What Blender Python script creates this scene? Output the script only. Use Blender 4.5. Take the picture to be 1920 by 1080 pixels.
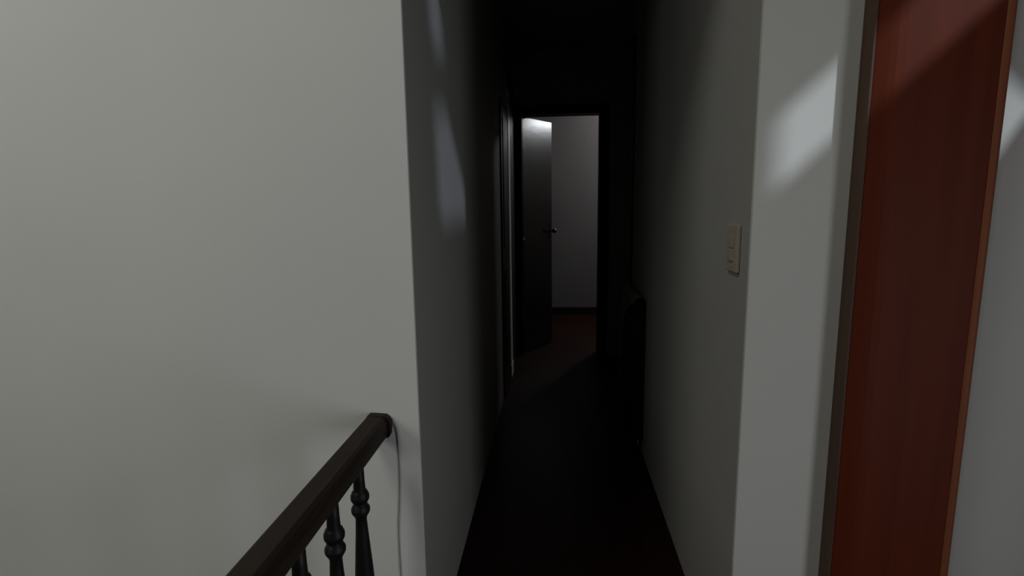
import bpy, bmesh, math, random
from mathutils import Vector, Matrix, Euler

# ------------------------------------------------------------ clear
for o in list(bpy.data.objects):
    bpy.data.objects.remove(o)
S = bpy.context.scene
COL = S.collection
random.seed(4)

# ------------------------------------------------------------ camera
cam_d = bpy.data.cameras.new('camera')
cam_d.sensor_fit = 'HORIZONTAL'
cam_d.sensor_width = 36.0
cam_d.lens = 36.0 * 1000.0 / 1920.0
cam_d.clip_start = 0.02
cam = bpy.data.objects.new('camera', cam_d)
COL.objects.link(cam)
R = Matrix(((0.9966387, 0.0012143, 0.0819138),
            (0.0807555, 0.1536323, -0.9848227),
            (-0.0137805, 0.9881273, 0.1530179)))
cam.matrix_world = Matrix.Translation((0, 0, 1.4)) @ R.to_4x4()
S.camera = cam

# ------------------------------------------------------------ world, lights, exposure
S.view_settings.view_transform = 'Standard'
S.view_settings.look = 'None'
S.view_settings.gamma = 1.0
S.view_settings.exposure = -0.1
S.view_settings.use_curve_mapping = False

W = bpy.data.worlds.new('world')
S.world = W
W.use_nodes = True
bg = W.node_tree.nodes['Background']
bg.inputs['Color'].default_value = (0.55, 0.68, 0.9, 1)
bg.inputs['Strength'].default_value = 0.25

def light(name, kind, loc, target=None, rot=None, **kw):
    d = bpy.data.lights.new(name, kind)
    for k, v in kw.items():
        setattr(d, k, v)
    o = bpy.data.objects.new(name, d)
    COL.objects.link(o)
    o.location = loc
    if target is not None:
        o.rotation_euler = (Vector(target) - Vector(loc)).to_track_quat('-Z', 'Y').to_euler()
    return o

# low sun through the added slots of the right stair-hall wall
SUN_DIR = Vector((-1.0, 1.0, -0.95))
sun = light('sunlight', 'SUN', (3.6, -1.6, 4.5), (2.6, -0.6, 3.55), energy=2.6,
            color=(0.78, 0.89, 1.0), angle=math.radians(1.7))
# daylight outside the window on the left of the stairwell
light('daylight_left', 'AREA', (-4.05, -1.5, 2.9), (-1.0, -1.0, 1.9), energy=19,
      shape='RECTANGLE', size=2.6, size_y=1.8, color=(1.0, 0.96, 0.88))
# added unseen fill from above, brightens the left wall towards its top
light('fill_top', 'AREA', (-1.9, -0.1, 4.5), (-1.9, -0.1, 0.0), energy=46,
      shape='RECTANGLE', size=1.2, size_y=1.2, color=(0.98, 1.0, 0.95))
# daylight outside the door opening on the right of the landing
light('daylight_right', 'AREA', (1.80, -0.175, 0.9), (0.0, -0.175, 0.9), energy=13.2,
      shape='RECTANGLE', size=0.85, size_y=1.55, color=(0.9, 0.93, 1.0))
# added unseen fill from behind, evens out the left wall
light('fill_back', 'AREA', (-3.1, -3.42, 2.6), (-1.8, 1.0, 1.4), energy=28,
      shape='RECTANGLE', size=1.0, size_y=1.5, color=(0.98, 1.0, 0.97))

# ------------------------------------------------------------ materials
def new_mat(name):
    m = bpy.data.materials.new(name)
    m.use_nodes = True
    nt = m.node_tree
    return m, nt, nt.nodes['Principled BSDF']

def paint(name, col, rough=0.75, var=0.03, bump=0.05, scale=60):
    m, nt, b = new_mat(name)
    tc = nt.nodes.new('ShaderNodeTexCoord')
    n = nt.nodes.new('ShaderNodeTexNoise'); n.inputs['Scale'].default_value = 1.4
    n.inputs['Detail'].default_value = 5
    nt.links.new(tc.outputs['Object'], n.inputs['Vector'])
    r = nt.nodes.new('ShaderNodeValToRGB')
    r.color_ramp.elements[0].position = 0.3; r.color_ramp.elements[1].position = 0.7
    r.color_ramp.elements[0].color = tuple(c * (1 - var) for c in col) + (1,)
    r.color_ramp.elements[1].color = tuple(c * (1 + var) for c in col) + (1,)
    nt.links.new(n.outputs['Fac'], r.inputs['Fac'])
    nt.links.new(r.outputs['Color'], b.inputs['Base Color'])
    b.inputs['Roughness'].default_value = rough
    b.inputs['Specular IOR Level'].default_value = 0.25
    n2 = nt.nodes.new('ShaderNodeTexNoise'); n2.inputs['Scale'].default_value = scale
    nt.links.new(tc.outputs['Object'], n2.inputs['Vector'])
    bp = nt.nodes.new('ShaderNodeBump'); bp.inputs['Strength'].default_value = bump
    bp.inputs['Distance'].default_value = 0.004
    nt.links.new(n2.outputs['Fac'], bp.inputs['Height'])
    nt.links.new(bp.outputs['Normal'], b.inputs['Normal'])
    return m

def wood(name, c1, c2, rough=0.35, stretch=(14, 14, 0.8), spec=0.5, coat=0.0):
    m, nt, b = new_mat(name)
    tc = nt.nodes.new('ShaderNodeTexCoord')
    mp = nt.nodes.new('ShaderNodeMapping'); mp.inputs['Scale'].default_value = stretch
    nt.links.new(tc.outputs['Object'], mp.inputs['Vector'])
    n = nt.nodes.new('ShaderNodeTexNoise'); n.inputs['Scale'].default_value = 2.2
    n.inputs['Detail'].default_value = 8; n.inputs['Distortion'].default_value = 0.6
    nt.links.new(mp.outputs['Vector'], n.inputs['Vector'])
    r = nt.nodes.new('ShaderNodeValToRGB')
    r.color_ramp.elements[0].position = 0.3; r.color_ramp.elements[1].position = 0.7
    r.color_ramp.elements[0].color = c1 + (1,); r.color_ramp.elements[1].color = c2 + (1,)
    nt.links.new(n.outputs['Fac'], r.inputs['Fac'])
    nt.links.new(r.outputs['Color'], b.inputs['Base Color'])
    b.inputs['Roughness'].default_value = rough
    b.inputs['Specular IOR Level'].default_value = spec
    b.inputs['Coat Weight'].default_value = coat
    b.inputs['Coat Roughness'].default_value = 0.24
    bp = nt.nodes.new('ShaderNodeBump'); bp.inputs['Strength'].default_value = 0.06
    bp.inputs['Distance'].default_value = 0.002
    nt.links.new(n.outputs['Fac'], bp.inputs['Height'])
    nt.links.new(bp.outputs['Normal'], b.inputs['Normal'])
    return m

def plain(name, col, rough=0.5, metal=0.0, emit=None, power=0.0):
    m, nt, b = new_mat(name)
    b.inputs['Base Color'].default_value = col + (1,)
    b.inputs['Roughness'].default_value = rough
    b.inputs['Metallic'].default_value = metal
    if emit:
        b.inputs['Emission Color'].default_value = emit + (1,)
        b.inputs['Emission Strength'].default_value = power
    return m

M_front = paint('wall_paint_lit', (0.86, 0.855, 0.805))  # lightened to stand in for the stronger light on the left
M_frontr = paint('wall_paint_dimmer', (0.62, 0.605, 0.565))  # darker than the left wall: weaker light put into the colour
M_corr = paint('wall_paint_shaded', (0.345, 0.335, 0.308))  # wall paint darkened, the colour carries the shade of the corridor
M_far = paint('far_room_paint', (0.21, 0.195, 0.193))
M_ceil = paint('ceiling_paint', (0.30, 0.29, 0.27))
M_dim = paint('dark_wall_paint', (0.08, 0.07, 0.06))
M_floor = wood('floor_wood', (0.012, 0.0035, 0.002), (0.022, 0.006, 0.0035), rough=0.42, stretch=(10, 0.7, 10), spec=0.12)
M_rail = wood('rail_wood', (0.020, 0.013, 0.010), (0.036, 0.025, 0.019), rough=0.5, stretch=(18, 0.9, 18), spec=0.12)
M_bal = wood('baluster_wood', (0.008, 0.008, 0.007), (0.014, 0.013, 0.012), rough=0.5, spec=0.3)
M_post = wood('post_wood', (0.095, 0.017, 0.006), (0.125, 0.023, 0.0085), rough=0.55, spec=0.11, stretch=(10, 10, 0.5))
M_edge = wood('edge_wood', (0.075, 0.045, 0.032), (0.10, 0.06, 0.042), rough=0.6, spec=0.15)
M_litedge = wood('lit_edge_wood', (0.20, 0.060, 0.026), (0.25, 0.08, 0.035), rough=0.5, spec=0.15)  # lighter colour stands in for light on the right edge of the post
M_leaf = wood('leaf_wood', (0.005, 0.0045, 0.0045), (0.008, 0.007, 0.007), rough=0.26, stretch=(12, 12, 0.5), spec=0.5, coat=1.0)
M_casing = wood('casing_wood', (0.015, 0.012, 0.010), (0.024, 0.019, 0.016), rough=0.5, spec=0.1)
M_pale = paint('pale_bead_paint', (0.80, 0.78, 0.72), rough=0.4)
M_plate = plain('switch_plastic', (0.37, 0.315, 0.255), 0.5)
M_dark = plain('dark_seam', (0.02, 0.015, 0.012), 0.7)
M_metal = plain('aged_metal', (0.10, 0.09, 0.08), 0.35, 1.0)
M_cable = plain('cable_sheath', (0.27, 0.26, 0.25), 0.7)
M_cloth = paint('cloth_weave', (0.42, 0.41, 0.38), rough=0.9, bump=0.2, scale=300)
M_bulb = plain('lamp_glass', (0.9, 0.9, 0.9), 0.4, 0.0, (0.90, 0.95, 1.0), 85.0)
M_globe = plain('fill_globe_glass', (0.9, 0.9, 0.9), 0.4, 0.0, (0.98, 0.95, 0.96), 200.0)  # emission of the added lamp in the far room

def glass(name, tint):
    m, nt, b = new_mat(name)
    nt.nodes.remove(b)
    out = nt.nodes['Material Output']
    t = nt.nodes.new('ShaderNodeBsdfTransparent'); t.inputs['Color'].default_value = tint + (1,)
    g = nt.nodes.new('ShaderNodeBsdfGlossy'); g.inputs['Roughness'].default_value = 0.05
    mx = nt.nodes.new('ShaderNodeMixShader'); mx.inputs['Fac'].default_value = 0.06
    nt.links.new(t.outputs[0], mx.inputs[1]); nt.links.new(g.outputs[0], mx.inputs[2])
    nt.links.new(mx.outputs[0], out.inputs['Surface'])
    return m
M_glass = glass('window_glass', (0.97, 0.97, 0.96))
M_dimglass = glass('dimming_glass', (0.60, 0.60, 0.63))  # tint added to weaken the sun patches on the left corridor wall

# ------------------------------------------------------------ mesh helpers
def link(name, bm, mat, parent=None, smooth=False, loc=None):
    me = bpy.data.meshes.new(name)
    bmesh.ops.recalc_face_normals(bm, faces=bm.faces[:])
    bm.to_mesh(me); bm.free()
    me.materials.append(mat)
    if smooth:
        for p in me.polygons:
            p.use_smooth = True
    o = bpy.data.objects.new(name, me)
    COL.objects.link(o)
    if loc is not None:
        o.location = loc
    if parent is not None:
        o.parent = parent
    return o

def box(bm, a, b, bev=0.0, seg=2):
    t = bmesh.new()
    bmesh.ops.create_cube(t, size=1.0)
    for v in t.verts:
        v.co = Vector(((a[i] + b[i]) / 2 + v.co[i] * (b[i] - a[i]) for i in range(3)))
    if bev:
        bmesh.ops.bevel(t, geom=t.edges[:], offset=bev, segments=seg, profile=0.5, affect='EDGES')
    merge(bm, t)
    return bm

def merge(bm, t):
    me = bpy.data.meshes.new('tmp'); t.to_mesh(me); t.free()
    bm.from_mesh(me); bpy.data.meshes.remove(me)

def lathe(prof, n=24):
    bm = bmesh.new()
    rings = []
    for r, z in prof:
        rings.append([bm.verts.new((r * math.cos(2 * math.pi * k / n), r * math.sin(2 * math.pi * k / n), z)) for k in range(n)])
    for i in range(len(rings) - 1):
        for k in range(n):
            bm.faces.new((rings[i][k], rings[i][(k + 1) % n], rings[i + 1][(k + 1) % n], rings[i + 1][k]))
    bm.faces.new(rings[0]); bm.faces.new(rings[-1])
    return bm

def tube(pts, r, n=8):
    bm = bmesh.new(); rings = []
    pts = [Vector(p) for p in pts]
    for i, p in enumerate(pts):
        d = (pts[min(i + 1, len(pts) - 1)] - pts[max(i - 1, 0)]).normalized()
        u = d.orthogonal().normalized()
        if rings:
            u = (pu - d * pu.dot(d)).normalized()
        pu = u
        w = d.cross(u)
        rings.append([bm.verts.new(p + (u * math.cos(2 * math.pi * k / n) + w * math.sin(2 * math.pi * k / n)) * r) for k in range(n)])
    for i in range(len(rings) - 1):
        for k in range(n):
            bm.faces.new((rings[i][k], rings[i][(k + 1) % n], rings[i + 1][(k + 1) % n], rings[i + 1][k]))
    bm.faces.new(rings[0]); bm.faces.new(rings[-1])
    return bm

def prism(poly, vec):
    """closed solid: polygon (3D points) swept along vec"""
    bm = bmesh.new(); vec = Vector(vec)
    a = [bm.verts.new(p) for p in poly]; b = [bm.verts.new(Vector(p) + vec) for p in poly]
    bm.faces.new(a); bm.faces.new(b)
    for i in range(len(a)):
        j = (i + 1) % len(a)
        bm.faces.new((a[i], a[j], b[j], b[i]))
    return bm

def struct(name, bm, mat, label=None, parent=None, smooth=False):
    o = link(name, bm, mat, parent, smooth)
    if parent is None:
        o['kind'] = 'structure'
        if label:
            o['label'] = label
    return o

def tag(o, label, cat, group=None):
    o['label'] = label; o['category'] = cat
    if group:
        o['group'] = group
    return o

def empty(name, loc, label, cat, group=None, rz=0.0):
    o = bpy.data.objects.new(name, None)
    o.empty_display_size = 0.1
    COL.objects.link(o)
    o.location = loc; o.rotation_euler = (0, 0, rz)
    return tag(o, label, cat, group)

def sbox(name, a, b, mat, label, bev=0.0):
    return struct(name, box(bmesh.new(), a, b, bev), mat, label)

# a slab lying in a vertical plane with holes cut clean through it
def holed_slab(outer, holes, to3d, thick_vec):
    cu = bpy.data.curves.new('tmp', 'CURVE'); cu.dimensions = '2D'; cu.fill_mode = 'BOTH'
    for poly in [outer] + holes:
        sp = cu.splines.new('POLY'); sp.points.add(len(poly) - 1)
        for p, q in zip(sp.points, poly):
            p.co = (q[0], q[1], 0, 1)
        sp.use_cyclic_u = True
    o = bpy.data.objects.new('tmp', cu)
    COL.objects.link(o)
    dg = bpy.context.evaluated_depsgraph_get()
    me = bpy.data.meshes.new_from_object(o.evaluated_get(dg))
    bm = bmesh.new(); bm.from_mesh(me)
    bpy.data.objects.remove(o); bpy.data.curves.remove(cu); bpy.data.meshes.remove(me)
    bmesh.ops.remove_doubles(bm, verts=bm.verts[:], dist=1e-5)
    for v in bm.verts:
        v.co = Vector(to3d(v.co.x, v.co.y))
    ret = bmesh.ops.extrude_face_region(bm, geom=bm.faces[:] )
    vs = [g for g in ret['geom'] if isinstance(g, bmesh.types.BMVert)]
    bmesh.ops.translate(bm, verts=vs, vec=Vector(thick_vec))
    return bm

def rect(y0, y1, z0, z1):
    return [(y0, z0), (y1, z0), (y1, z1), (y0, z1)]

# ------------------------------------------------------------ dimensions
XL, XR = -0.38, 0.487        # corridor side walls
YW = 1.38                    # plane of the walls either side of the corridor mouth
YE = 4.90                    # end wall of the corridor
YF = 6.82                    # back wall of the lit far room
CZ = 2.72                    # corridor ceiling
HZ = 4.35                    # ceiling of the stair hall
HX0, HX1, HY0 = -3.8, 1.7, -3.2
LOW = -2.7

# ------------------------------------------------------------ floors and ceilings
sbox('floor', (-0.55, HY0, -0.2), (HX1, YW, 0), M_floor, 'dark red-brown wooden landing floor beside the stairwell')
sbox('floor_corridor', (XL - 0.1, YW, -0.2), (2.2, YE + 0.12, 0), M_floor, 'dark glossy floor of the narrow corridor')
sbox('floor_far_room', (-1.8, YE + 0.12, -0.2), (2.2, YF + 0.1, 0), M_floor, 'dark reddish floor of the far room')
sbox('floor_stairwell', (HX0, HY0, LOW - 0.1), (-0.55, YW, LOW), M_floor, 'floor at the bottom of the stairwell')
sbox('wall_stairwell', (-0.62, HY0, LOW), (-0.55, YW, -0.2), M_front, 'wall under the edge of the landing')
bm = holed_slab([(HX0 - 0.15, HY0 - 0.15), (HX1 + 0.02, HY0 - 0.15), (HX1 + 0.02, YW + 0.2), (HX0 - 0.15, YW + 0.2)],
                [rect(-2.5, -1.3, -0.7, 0.5)], lambda a, b: (a, b, HZ), (0, 0, 0.08))
struct('ceiling', bm, M_ceil, 'high ceiling of the stair hall with an added opening for the top fill light')
struct('fill_pane_top', box(bmesh.new(), (-2.5, -0.7, HZ + 0.03), (-1.3, 0.5, HZ + 0.036)), M_glass, 'pane of the added opening under the top fill light')  # added opening, lets the top fill into the hall
sbox('ceiling_corridor', (-2.0, YW + 0.1, CZ), (2.35, YF + 0.2, CZ + 0.15), M_ceil, 'unlit ceiling over the corridor and far room')

# ------------------------------------------------------------ walls
# front-left wall, its corner slightly uneven
sbox('wall_left_front', (HX0 - 0.1, YW, LOW), (XL, YW + 0.012, HZ), M_front, 'broad pale grey wall behind the stair railing')
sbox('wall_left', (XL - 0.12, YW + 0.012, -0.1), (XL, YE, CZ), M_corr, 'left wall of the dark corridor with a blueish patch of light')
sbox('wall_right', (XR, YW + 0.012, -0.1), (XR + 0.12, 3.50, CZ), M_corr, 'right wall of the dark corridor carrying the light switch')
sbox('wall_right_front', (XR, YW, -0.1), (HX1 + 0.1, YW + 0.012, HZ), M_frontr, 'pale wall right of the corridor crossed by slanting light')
sbox('wall_over_corridor', (XL, YW, 2.5), (XR, YW + 0.10, HZ), M_front, 'wall above the corridor mouth')
sbox('wall_hall_left', (HX0 - 0.1, HY0, LOW), (HX0, -2.8, HZ), M_dim, 'side wall of the stair hall')
sbox('wall_hall_left_far', (HX0 - 0.1, -0.2, LOW), (HX0, YW, HZ), M_dim, 'side wall of the stair hall beyond the window')
sbox('wall_hall_left_sill', (HX0 - 0.1, -2.8, LOW), (HX0, -0.2, 2.0), M_dim, 'wall below the stair hall window')
sbox('wall_hall_left_head', (HX0 - 0.1, -2.8, 3.8), (HX0, -0.2, HZ), M_dim, 'wall above the stair hall window')
bm = holed_slab([(HX0 - 0.1, LOW), (HX1 + 0.1, LOW), (HX1 + 0.1, HZ), (HX0 - 0.1, HZ)], [rect(-3.65, -2.55, 1.85, 3.35)],
                lambda a, b: (a, HY0, b), (0, -0.1, 0))
struct('wall_back', bm, M_dim, 'dark wall behind the viewer with an added opening for the back fill light')
fr = bmesh.new()
for a, b in (((-3.65, 1.85), (-3.6, 3.35)), ((-2.6, 1.85), (-2.55, 3.35)), ((-3.6, 1.85), (-2.6, 1.9)), ((-3.6, 3.3), (-2.6, 3.35)), ((-3.12, 1.9), (-3.08, 3.3))):
    box(fr, (a[0], HY0 - 0.07, a[1]), (b[0], HY0 - 0.02, b[1]))
wb = struct('fill_frame_back', fr, M_casing, 'frame of the added opening for the back fill light')  # added opening, lets the back fill into the hall
struct('window_pane', box(bmesh.new(), (-3.61, HY0 - 0.047, 1.89), (-2.59, HY0 - 0.043, 3.31)), M_glass, parent=wb)
# unseen sheet added outside to block the sun from the low opening
sbox('sun_blocker', (HX1 + 0.03, -2.6, 2.095), (4.3, 1.5, 2.115), M_dim, 'unseen sheet added to keep the sun out of the low opening')

# right hall wall: door opening, plus added slots shaped to cast the sun patches
slots = [
    rect(-0.60, 0.25, 0.12, 1.70),                                        # garden door
    [(0.205, 2.535), (0.66, 2.535), (0.66, 2.717), (0.205, 2.717)],          # shaped for the stripe of light on the right front wall
    [(0.635, 2.06), (0.785, 2.185), (0.728, 2.285), (0.672, 2.40), (0.635, 2.40)],         # shaped for the small light patch right of the post
    [(-0.334, 3.326), (0.198, 3.323), (0.152, 3.456), (-0.186, 3.717), (-0.37, 3.676)],  # shaped for the light patch on the left corridor wall
    [(-0.37, 3.86), (-0.19, 3.90), (-0.24, 4.06), (-0.34, 4.18), (-0.44, 4.16)],  # shaped for the upper light patch on the left corridor wall
]
bm = holed_slab(rect(HY0, YW, -0.1, HZ), slots, lambda a, b: (HX1, a, b), (0.012, 0, 0))
struct('wall_hall_right', bm, M_dim, 'side wall of the landing with a door opening and added holes that shape the sun')

# panes in the added slots, the tinted ones dim their sun patches
for poly, mat, n in ((slots[1], M_glass, 'gobo_pane_1'), (slots[2], M_glass, 'gobo_pane_2'), (slots[3], M_dimglass, 'gobo_pane_3'), (slots[4], M_dimglass, 'gobo_pane_4')):
    struct(n, prism([(HX1 + 0.004, a, b) for a, b in poly], (0.004, 0, 0)), mat, 'pane in an added slot that shapes the sun')

# window in the left wall of the stair hall: frame and panes
fr = bmesh.new()
for a, b in (((-2.8, 2.0), (-2.74, 3.8)), ((-0.26, 2.0), (-0.2, 3.8)), ((-2.74, 2.0), (-0.26, 2.06)), ((-2.74, 3.74), (-0.26, 3.8)), ((-1.53, 2.06), (-1.47, 3.74))):
    box(fr, (HX0 - 0.07, a[0], a[1]), (HX0 - 0.02, b[0], b[1]))
wf = struct('window_5', fr, M_casing, 'stair hall window')
struct('window_pane', box(bmesh.new(), (HX0 - 0.047, -2.75, 2.05), (HX0 - 0.043, -0.25, 3.75)), M_glass, parent=wf)

# end wall of the corridor with its doorway
sbox('wall_end_left', (XL - 0.12, YE, -0.1), (-0.315, YE + 0.12, CZ), M_corr, 'end wall left of the far doorway')
sbox('wall_end_right', (0.40, YE, -0.1), (2.3, YE + 0.12, CZ), M_corr, 'end wall right of the far doorway')
sbox('wall_end_head', (-0.315, YE, 2.20), (0.40, YE + 0.12, CZ), M_corr, 'end wall above the far doorway')
# side passage to the right, past the end of the right wall
sbox('wall_passage_near', (XR + 0.12, 3.38, -0.1), (2.3, 3.50, CZ), M_corr, 'near wall of the side passage')
sbox('wall_passage_end', (2.2, 3.50, -0.1), (2.3, YE, CZ), M_corr, 'end wall of the side passage')
# far room
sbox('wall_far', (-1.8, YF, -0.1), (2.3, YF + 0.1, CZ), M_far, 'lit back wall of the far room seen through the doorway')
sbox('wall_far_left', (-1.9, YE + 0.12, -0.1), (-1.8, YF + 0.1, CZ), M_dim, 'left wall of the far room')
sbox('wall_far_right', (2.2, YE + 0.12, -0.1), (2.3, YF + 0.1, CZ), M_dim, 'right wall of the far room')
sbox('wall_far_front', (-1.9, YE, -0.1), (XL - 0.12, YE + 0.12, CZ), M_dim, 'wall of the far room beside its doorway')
sbox('baseboard_far', (-1.8, YF - 0.015, 0), (2.2, YF, 0.09), M_casing, 'dark baseboard of the far room', 0.004)

# trims
bm = bmesh.new()
box(bm, (-0.315, YE - 0.02, 0), (-0.300, YE + 0.14, 2.19), 0.003)
box(bm, (0.386, YE - 0.02, 0), (0.402, YE + 0.14, 2.20), 0.003)
box(bm, (-0.315, YE - 0.02, 2.19), (0.402, YE + 0.14, 2.205), 0.003)
struct('trim_1', bm, M_casing, 'dark lining of the far doorway')
bm = bmesh.new()
box(bm, (0.402, YE - 0.018, 0), (0.47, YE, 2.27), 0.005)
box(bm, (-0.378, YE - 0.018, 0), (-0.315, YE, 2.27), 0.005)
box(bm, (-0.378, YE - 0.018, 2.205), (0.47, YE, 2.27), 0.005)
struct('trim_2', bm, M_casing, 'dark casing around the far doorway')
sbox('trim_3', (XR - 0.012, 3.44, 0), (XR + 0.13, 3.515, 2.4), M_casing, 'dark post at the far end of the right corridor wall', 0.006)

# dark door in the left wall near its end, with a pale board on its far side
d2 = struct('door_2', box(bmesh.new(), (XL, 3.71, 0.01), (XL + 0.012, 4.18, 2.12), 0.003), M_casing, 'dark closed door in the left wall of the corridor')
bm = bmesh.new()
box(bm, (XL + 0.010, 3.79, 0.25), (XL + 0.018, 4.10, 0.95), 0.003)
box(bm, (XL + 0.010, 3.79, 1.10), (XL + 0.018, 4.10, 2.0), 0.003)
struct('door_panel', bm, M_casing, parent=d2)
sbox('shade_panel', (XL - 0.001, 4.385, 0), (XL + 0.010, 4.88, 2.45), M_casing, 'added dark panel standing in for shade between the left door and the end wall', 0.003)  # dark panel put on the wall to keep it as dark as in shade
bm = bmesh.new()
box(bm, (XL - 0.001, 4.21, 0.10), (XL + 0.016, 4.375, 2.28), 0.003)
box(bm, (XL - 0.001, 4.205, 0.0), (XL + 0.021, 4.38, 0.10), 0.003)
struct('trim_4', bm, M_pale, 'narrow pale upright board beside the dark left door')

# ------------------------------------------------------------ reddish wooden post on the right
p = empty('wooden_post', (0.857, YW, 0), 'tall reddish-brown varnished wooden post against the wall right of the corridor', 'post')
def post_section():
    # plan outline of the board, rounded front arrises, local coordinates
    pts = [(-0.137, -0.001), (-0.1395, -0.044)]
    for t in (0.0, 0.08, 0.18, 0.3, 0.45, 0.7, 1.0):
        pts.append((-0.1395 + 0.060 * t, -0.0465 - 0.014 * math.sin(t * math.pi / 2)))
    pts += [(0.119, -0.0605), (0.1195, -0.058), (0.1195, -0.001)]
    return pts
bm = prism([(x, y, 0.161) for x, y in post_section()], (0, 0, HZ - 0.161))
o = link('post_board', bm, M_post, p)
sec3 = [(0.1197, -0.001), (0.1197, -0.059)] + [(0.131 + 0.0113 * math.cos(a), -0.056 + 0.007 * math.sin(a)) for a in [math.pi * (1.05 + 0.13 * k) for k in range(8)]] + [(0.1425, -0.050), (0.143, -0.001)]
link('lit_edge_strip', prism([(x, y, 0.161) for x, y in sec3], (0, 0, HZ - 0.161)), M_litedge, p)['label'] = 'edge strip coloured lighter orange-brown for the lit corner'
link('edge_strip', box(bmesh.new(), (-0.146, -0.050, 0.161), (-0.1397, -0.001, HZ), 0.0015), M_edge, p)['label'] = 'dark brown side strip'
link('plinth_block', box(bmesh.new(), (-0.155, -0.070, 0), (0.155, -0.001, 0.16), 0.008), M_post, p)

# ------------------------------------------------------------ stair railing
r = empty('stair_railing', (-0.49, 0, 0), 'dark wooden stair railing with turned balusters, its rail ending at the pale left wall', 'railing')
hw = 0.029
sec = [(-hw + 0.004, 0.772), (hw - 0.006, 0.772), (hw - 0.002, 0.780), (hw, 0.800), (hw, 0.816), (hw - 0.006, 0.826),
       (hw - 0.014, 0.832), (-hw + 0.006, 0.834), (-hw, 0.830), (-hw, 0.782)]
bm = prism([(x, -2.6, z) for x, z in sec], (0, 2.6 + YW - 0.022, 0))
link('handrail', bm, M_rail, r)
# flared end of the rail meeting the wall
sec2 = [(x * 1.0 + (0.006 if x > 0 else 0), z) for x, z in sec]
bm = prism([(x * 1.02 + (0.006 if x > 0 else 0), YW - 0.022, z + (-0.001 if z < 0.8 else 0.001)) for x, z in sec], (0, 0.021, 0))
link('rail_end_cap', bm, M_rail, r)
prof = [(0.020, 0.02), (0.020, 0.10), (0.016, 0.115), (0.022, 0.125), (0.016, 0.14), (0.020, 0.17), (0.026, 0.25), (0.0285, 0.34), (0.027, 0.41),
        (0.0230, 0.484), (0.0185, 0.55), (0.0150, 0.600), (0.0138, 0.626), (0.0150, 0.630), (0.0165, 0.633), (0.0165, 0.636),
        (0.0205, 0.640), (0.0228, 0.645), (0.0232, 0.650), (0.0228, 0.655), (0.0195, 0.659), (0.0195, 0.661), (0.0150, 0.664), (0.0140, 0.667), (0.0150, 0.670),
        (0.0195, 0.672), (0.0195, 0.674), (0.0225, 0.678), (0.0232, 0.684), (0.0226, 0.690), (0.0195, 0.696), (0.0195, 0.698), (0.0152, 0.701), (0.0150, 0.703), (0.0140, 0.725), (0.0132, 0.774)]
bal = link('baluster', lathe(prof, 28), M_bal, r, True)
bal.location = (0, 1.205, 0)
for k in range(1, 12):
    c = bal.copy(); COL.objects.link(c); c.parent = r
    c.location = (0, 1.205 - 0.157 * k, 0)
link('base_rail', box(bmesh.new(), (-0.035, -2.6, 0.0), (0.035, YW - 0.003, 0.022), 0.004), M_rail, r)

# thin cable hanging from the rail end down the wall
pts = []
ctl = [(-0.455, 1.372, 0.826), (-0.446, 1.374, 0.806), (-0.441, 1.3765, 0.775), (-0.4405, 1.3775, 0.70), (-0.442, 1.3775, 0.62), (-0.447, 1.3775, 0.55), (-0.4515, 1.3775, 0.50),
       (-0.4525, 1.3775, 0.40), (-0.450, 1.3775, 0.20), (-0.452, 1.3775, 0.0), (-0.452, 1.3775, -0.30)]
for i in range(len(ctl) - 1):
    for k in range(4):
        t = k / 4
        a = Vector(ctl[max(i - 1, 0)]); b0 = Vector(ctl[i]); c0 = Vector(ctl[i + 1]); d0 = Vector(ctl[min(i + 2, len(ctl) - 1)])
        pts.append(0.5 * ((2 * b0) + (c0 - a) * t + (2 * a - 5 * b0 + 4 * c0 - d0) * t * t + (3 * b0 - a - 3 * c0 + d0) * t ** 3))
pts.append(Vector(ctl[-1]))
o = link('cable', tube(pts, 0.0013, 6), M_cable, None, True)
tag(o, 'thin grey cable running down the wall from the rail end', 'cable')

# ------------------------------------------------------------ light switch on the right corridor wall
s = empty('light_switch', (XR, 1.494, 1.277), 'beige plastic light switch on the right corridor wall near its corner', 'switch')
link('switch_plate', box(bmesh.new(), (-0.011, -0.044, -0.064), (-0.0005, 0.044, 0.064), 0.003), M_plate, s)
for z0, z1 in ((-0.034, -0.001), (0.001, 0.034)):
    link('rocker', box(bmesh.new(), (-0.016, -0.018, z0), (-0.010, 0.018, z1), 0.002), M_plate, s)
for z in (-0.049, 0.049):
    t = lathe([(0.0035, 0), (0.0035, 0.002), (0.002, 0.0028)], 12)
    t.transform(Matrix.Translation((-0.0105, 0, z)) @ Matrix.Rotation(-math.pi / 2, 4, 'Y'))
    link('screw', t, M_plate, s)

# ------------------------------------------------------------ slim dark cabinet with a pale cloth
c = empty('slim_cabinet', (XR, 3.16, 0), 'slim dark wooden cabinet against the right corridor wall under a pale cloth', 'cabinet')
link('cabinet_body', box(bmesh.new(), (-0.045, -0.285, 0.09), (-0.001, 0.265, 0.855), 0.004), M_casing, c)
link('cabinet_top', box(bmesh.new(), (-0.052, -0.292, 0.855), (-0.001, 0.270, 0.872), 0.003), M_casing, c)
for y0, y1, ky in ((-0.275, -0.015, -0.04), (-0.005, 0.255, 0.02)):
    d = link('cabinet_door', box(bmesh.new(), (-0.053, y0, 0.11), (-0.044, y1, 0.84), 0.003), M_casing, c)
    kb = lathe([(0.004, 0), (0.004, 0.008), (0.009, 0.012), (0.009, 0.017), (0.005, 0.02)], 14)
    kb.transform(Matrix.Translation((-0.053, ky, 0.5)) @ Matrix.Rotation(-math.pi / 2, 4, 'Y'))
    link('knob', kb, M_metal, d, True)
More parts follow.
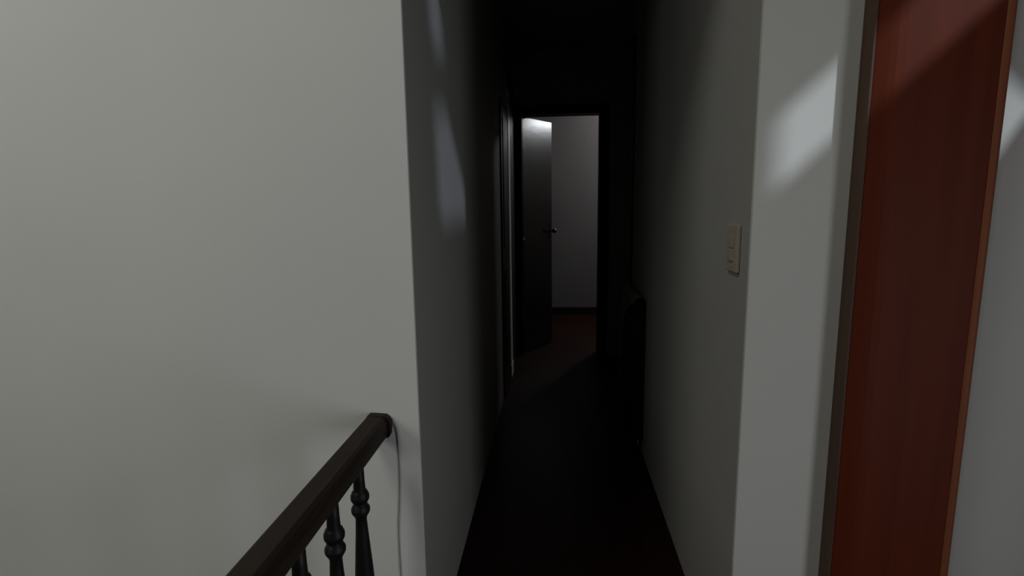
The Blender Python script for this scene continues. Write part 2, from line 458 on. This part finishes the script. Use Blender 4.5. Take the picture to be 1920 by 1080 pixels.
for y in (-0.27, 0.25):
    lg = lathe([(0.009, 0.0), (0.013, 0.004), (0.012, 0.05), (0.016, 0.09)], 14)
    lg.transform(Matrix.Translation((-0.024, y, 0)))
    link('foot', lg, M_metal, c, True)
# cloth over the top: rolled on the top, hem hanging in a curve to a long tail at the far end
bm = bmesh.new()
nu, nv = 40, 18
grid = []
for i in range(nu + 1):
    u = i / nu
    y = 2.880 + u * 0.575
    hem = 0.858 - 0.21 * min(1.0, u / 0.86) ** 1.7
    if u > 0.86:
        hem = 0.648 - (u - 0.86) / 0.14 * 0.56
    row = []
    fold = 0.004 * math.sin(u * 19) + 0.003 * math.sin(u * 41 + 1)
    top = [(XR - 0.004, 0.8785), (XR - 0.020, 0.897 + fold * 0.6), (XR - 0.043, 0.896 + fold * 0.5), (XR - 0.060, 0.882)]
    for x, z in top:
        row.append(bm.verts.new((x, y, z)))
    for j in range(1, nv + 1):
        t = j / nv
        row.append(bm.verts.new((XR - 0.064 - abs(fold) * t, y, 0.880 + (hem - 0.880) * t)))
    grid.append(row)
for i in range(nu):
    for j in range(len(grid[0]) - 1):
        bm.faces.new((grid[i][j], grid[i + 1][j], grid[i + 1][j + 1], grid[i][j + 1]))
bmesh.ops.solidify(bm, geom=bm.faces[:], thickness=0.0025)
o = link('draped_cloth', bm, M_cloth, None, True)
tag(o, 'pale cloth draped over the slim dark cabinet in the corridor', 'cloth')

# ------------------------------------------------------------ open door leaf of the far doorway
ang = math.radians(57)
d1 = bpy.data.objects.new('door_1', None); COL.objects.link(d1)
d1.location = (-0.297, 4.945, 0.012); d1.rotation_euler = (0, 0, ang)
d1['kind'] = 'structure'; d1['label'] = 'narrow dark varnished door leaf standing open into the lit far room'
LW = 0.475
link('door_leaf', box(bmesh.new(), (0, 0.0, 0), (LW, 0.036, 2.172), 0.003), M_leaf, d1)
for z in (0.25, 1.05, 1.9):
    link('hinge', lathe([(0.006, z - 0.04), (0.006, z + 0.04)], 10), M_metal, d1, True)
hb = bmesh.new()
box(hb, (LW - 0.055, -0.004, 1.06), (LW - 0.02, 0.0, 1.21), 0.001)
kb = lathe([(0.009, 0), (0.009, 0.025), (0.014, 0.03), (0.023, 0.042), (0.024, 0.055), (0.018, 0.066), (0.006, 0.07)], 20)
kb.transform(Matrix.Translation((LW - 0.037, -0.003, 1.135)) @ Matrix.Rotation(math.pi / 2, 4, 'X'))
link('lock_plate', hb, M_metal, d1)
link('door_knob', kb, M_metal, d1, True)
kb = lathe([(0.009, 0), (0.009, 0.025), (0.014, 0.03), (0.023, 0.042), (0.024, 0.055), (0.018, 0.066), (0.006, 0.07)], 20)
kb.transform(Matrix.Translation((LW - 0.037, 0.036, 1.135)) @ Matrix.Rotation(-math.pi / 2, 4, 'X'))
link('door_knob', kb, M_metal, d1, True)

# ------------------------------------------------------------ lamp of the far room
l = empty('tube_lamp', (1.275, 6.05, 2.42), 'tube lamp on a hanging batten in the far room, out of view past the doorway', 'lamp', rz=math.radians(116.5))
link('batten', box(bmesh.new(), (-0.41, -0.03, 0.03), (0.41, 0.03, 0.075), 0.006), M_plate, l)
for x in (-0.395, 0.395):
    link('lamp_holder', box(bmesh.new(), (x - 0.012, -0.018, -0.022), (x + 0.012, 0.018, 0.031), 0.003), M_plate, l)
t = tube([(-0.385, 0, 0), (-0.2, 0, 0), (0.2, 0, 0), (0.385, 0, 0)], 0.014, 14)
link('tube', t, M_bulb, l, True)
for x in (-0.3, 0.3):
    link('hanger', tube([(x, 0, 0.074), (x, 0, CZ - 2.42 - 0.001)], 0.004, 8), M_metal, l, True)

l = empty('fill_lamp', (1.15, YF, 2.62), 'added unseen globe lamp brightening the top of the far room back wall', 'lamp')  # second lamp, added to brighten the top of the far wall
t = lathe([(0.045, 0.001), (0.045, 0.012), (0.015, 0.02), (0.012, 0.07)], 20)
t.transform(Matrix.Rotation(math.pi / 2, 4, 'X'))
link('lamp_base', t, M_metal, l, True)
g = lathe([(0.055 * math.sin(a), 0.118 - 0.055 * math.cos(a)) for a in [0.2 + k * 0.25 for k in range(12)]], 20)
g.transform(Matrix.Rotation(math.pi / 2, 4, 'X'))
link('fill_globe', g, M_globe, l, True)
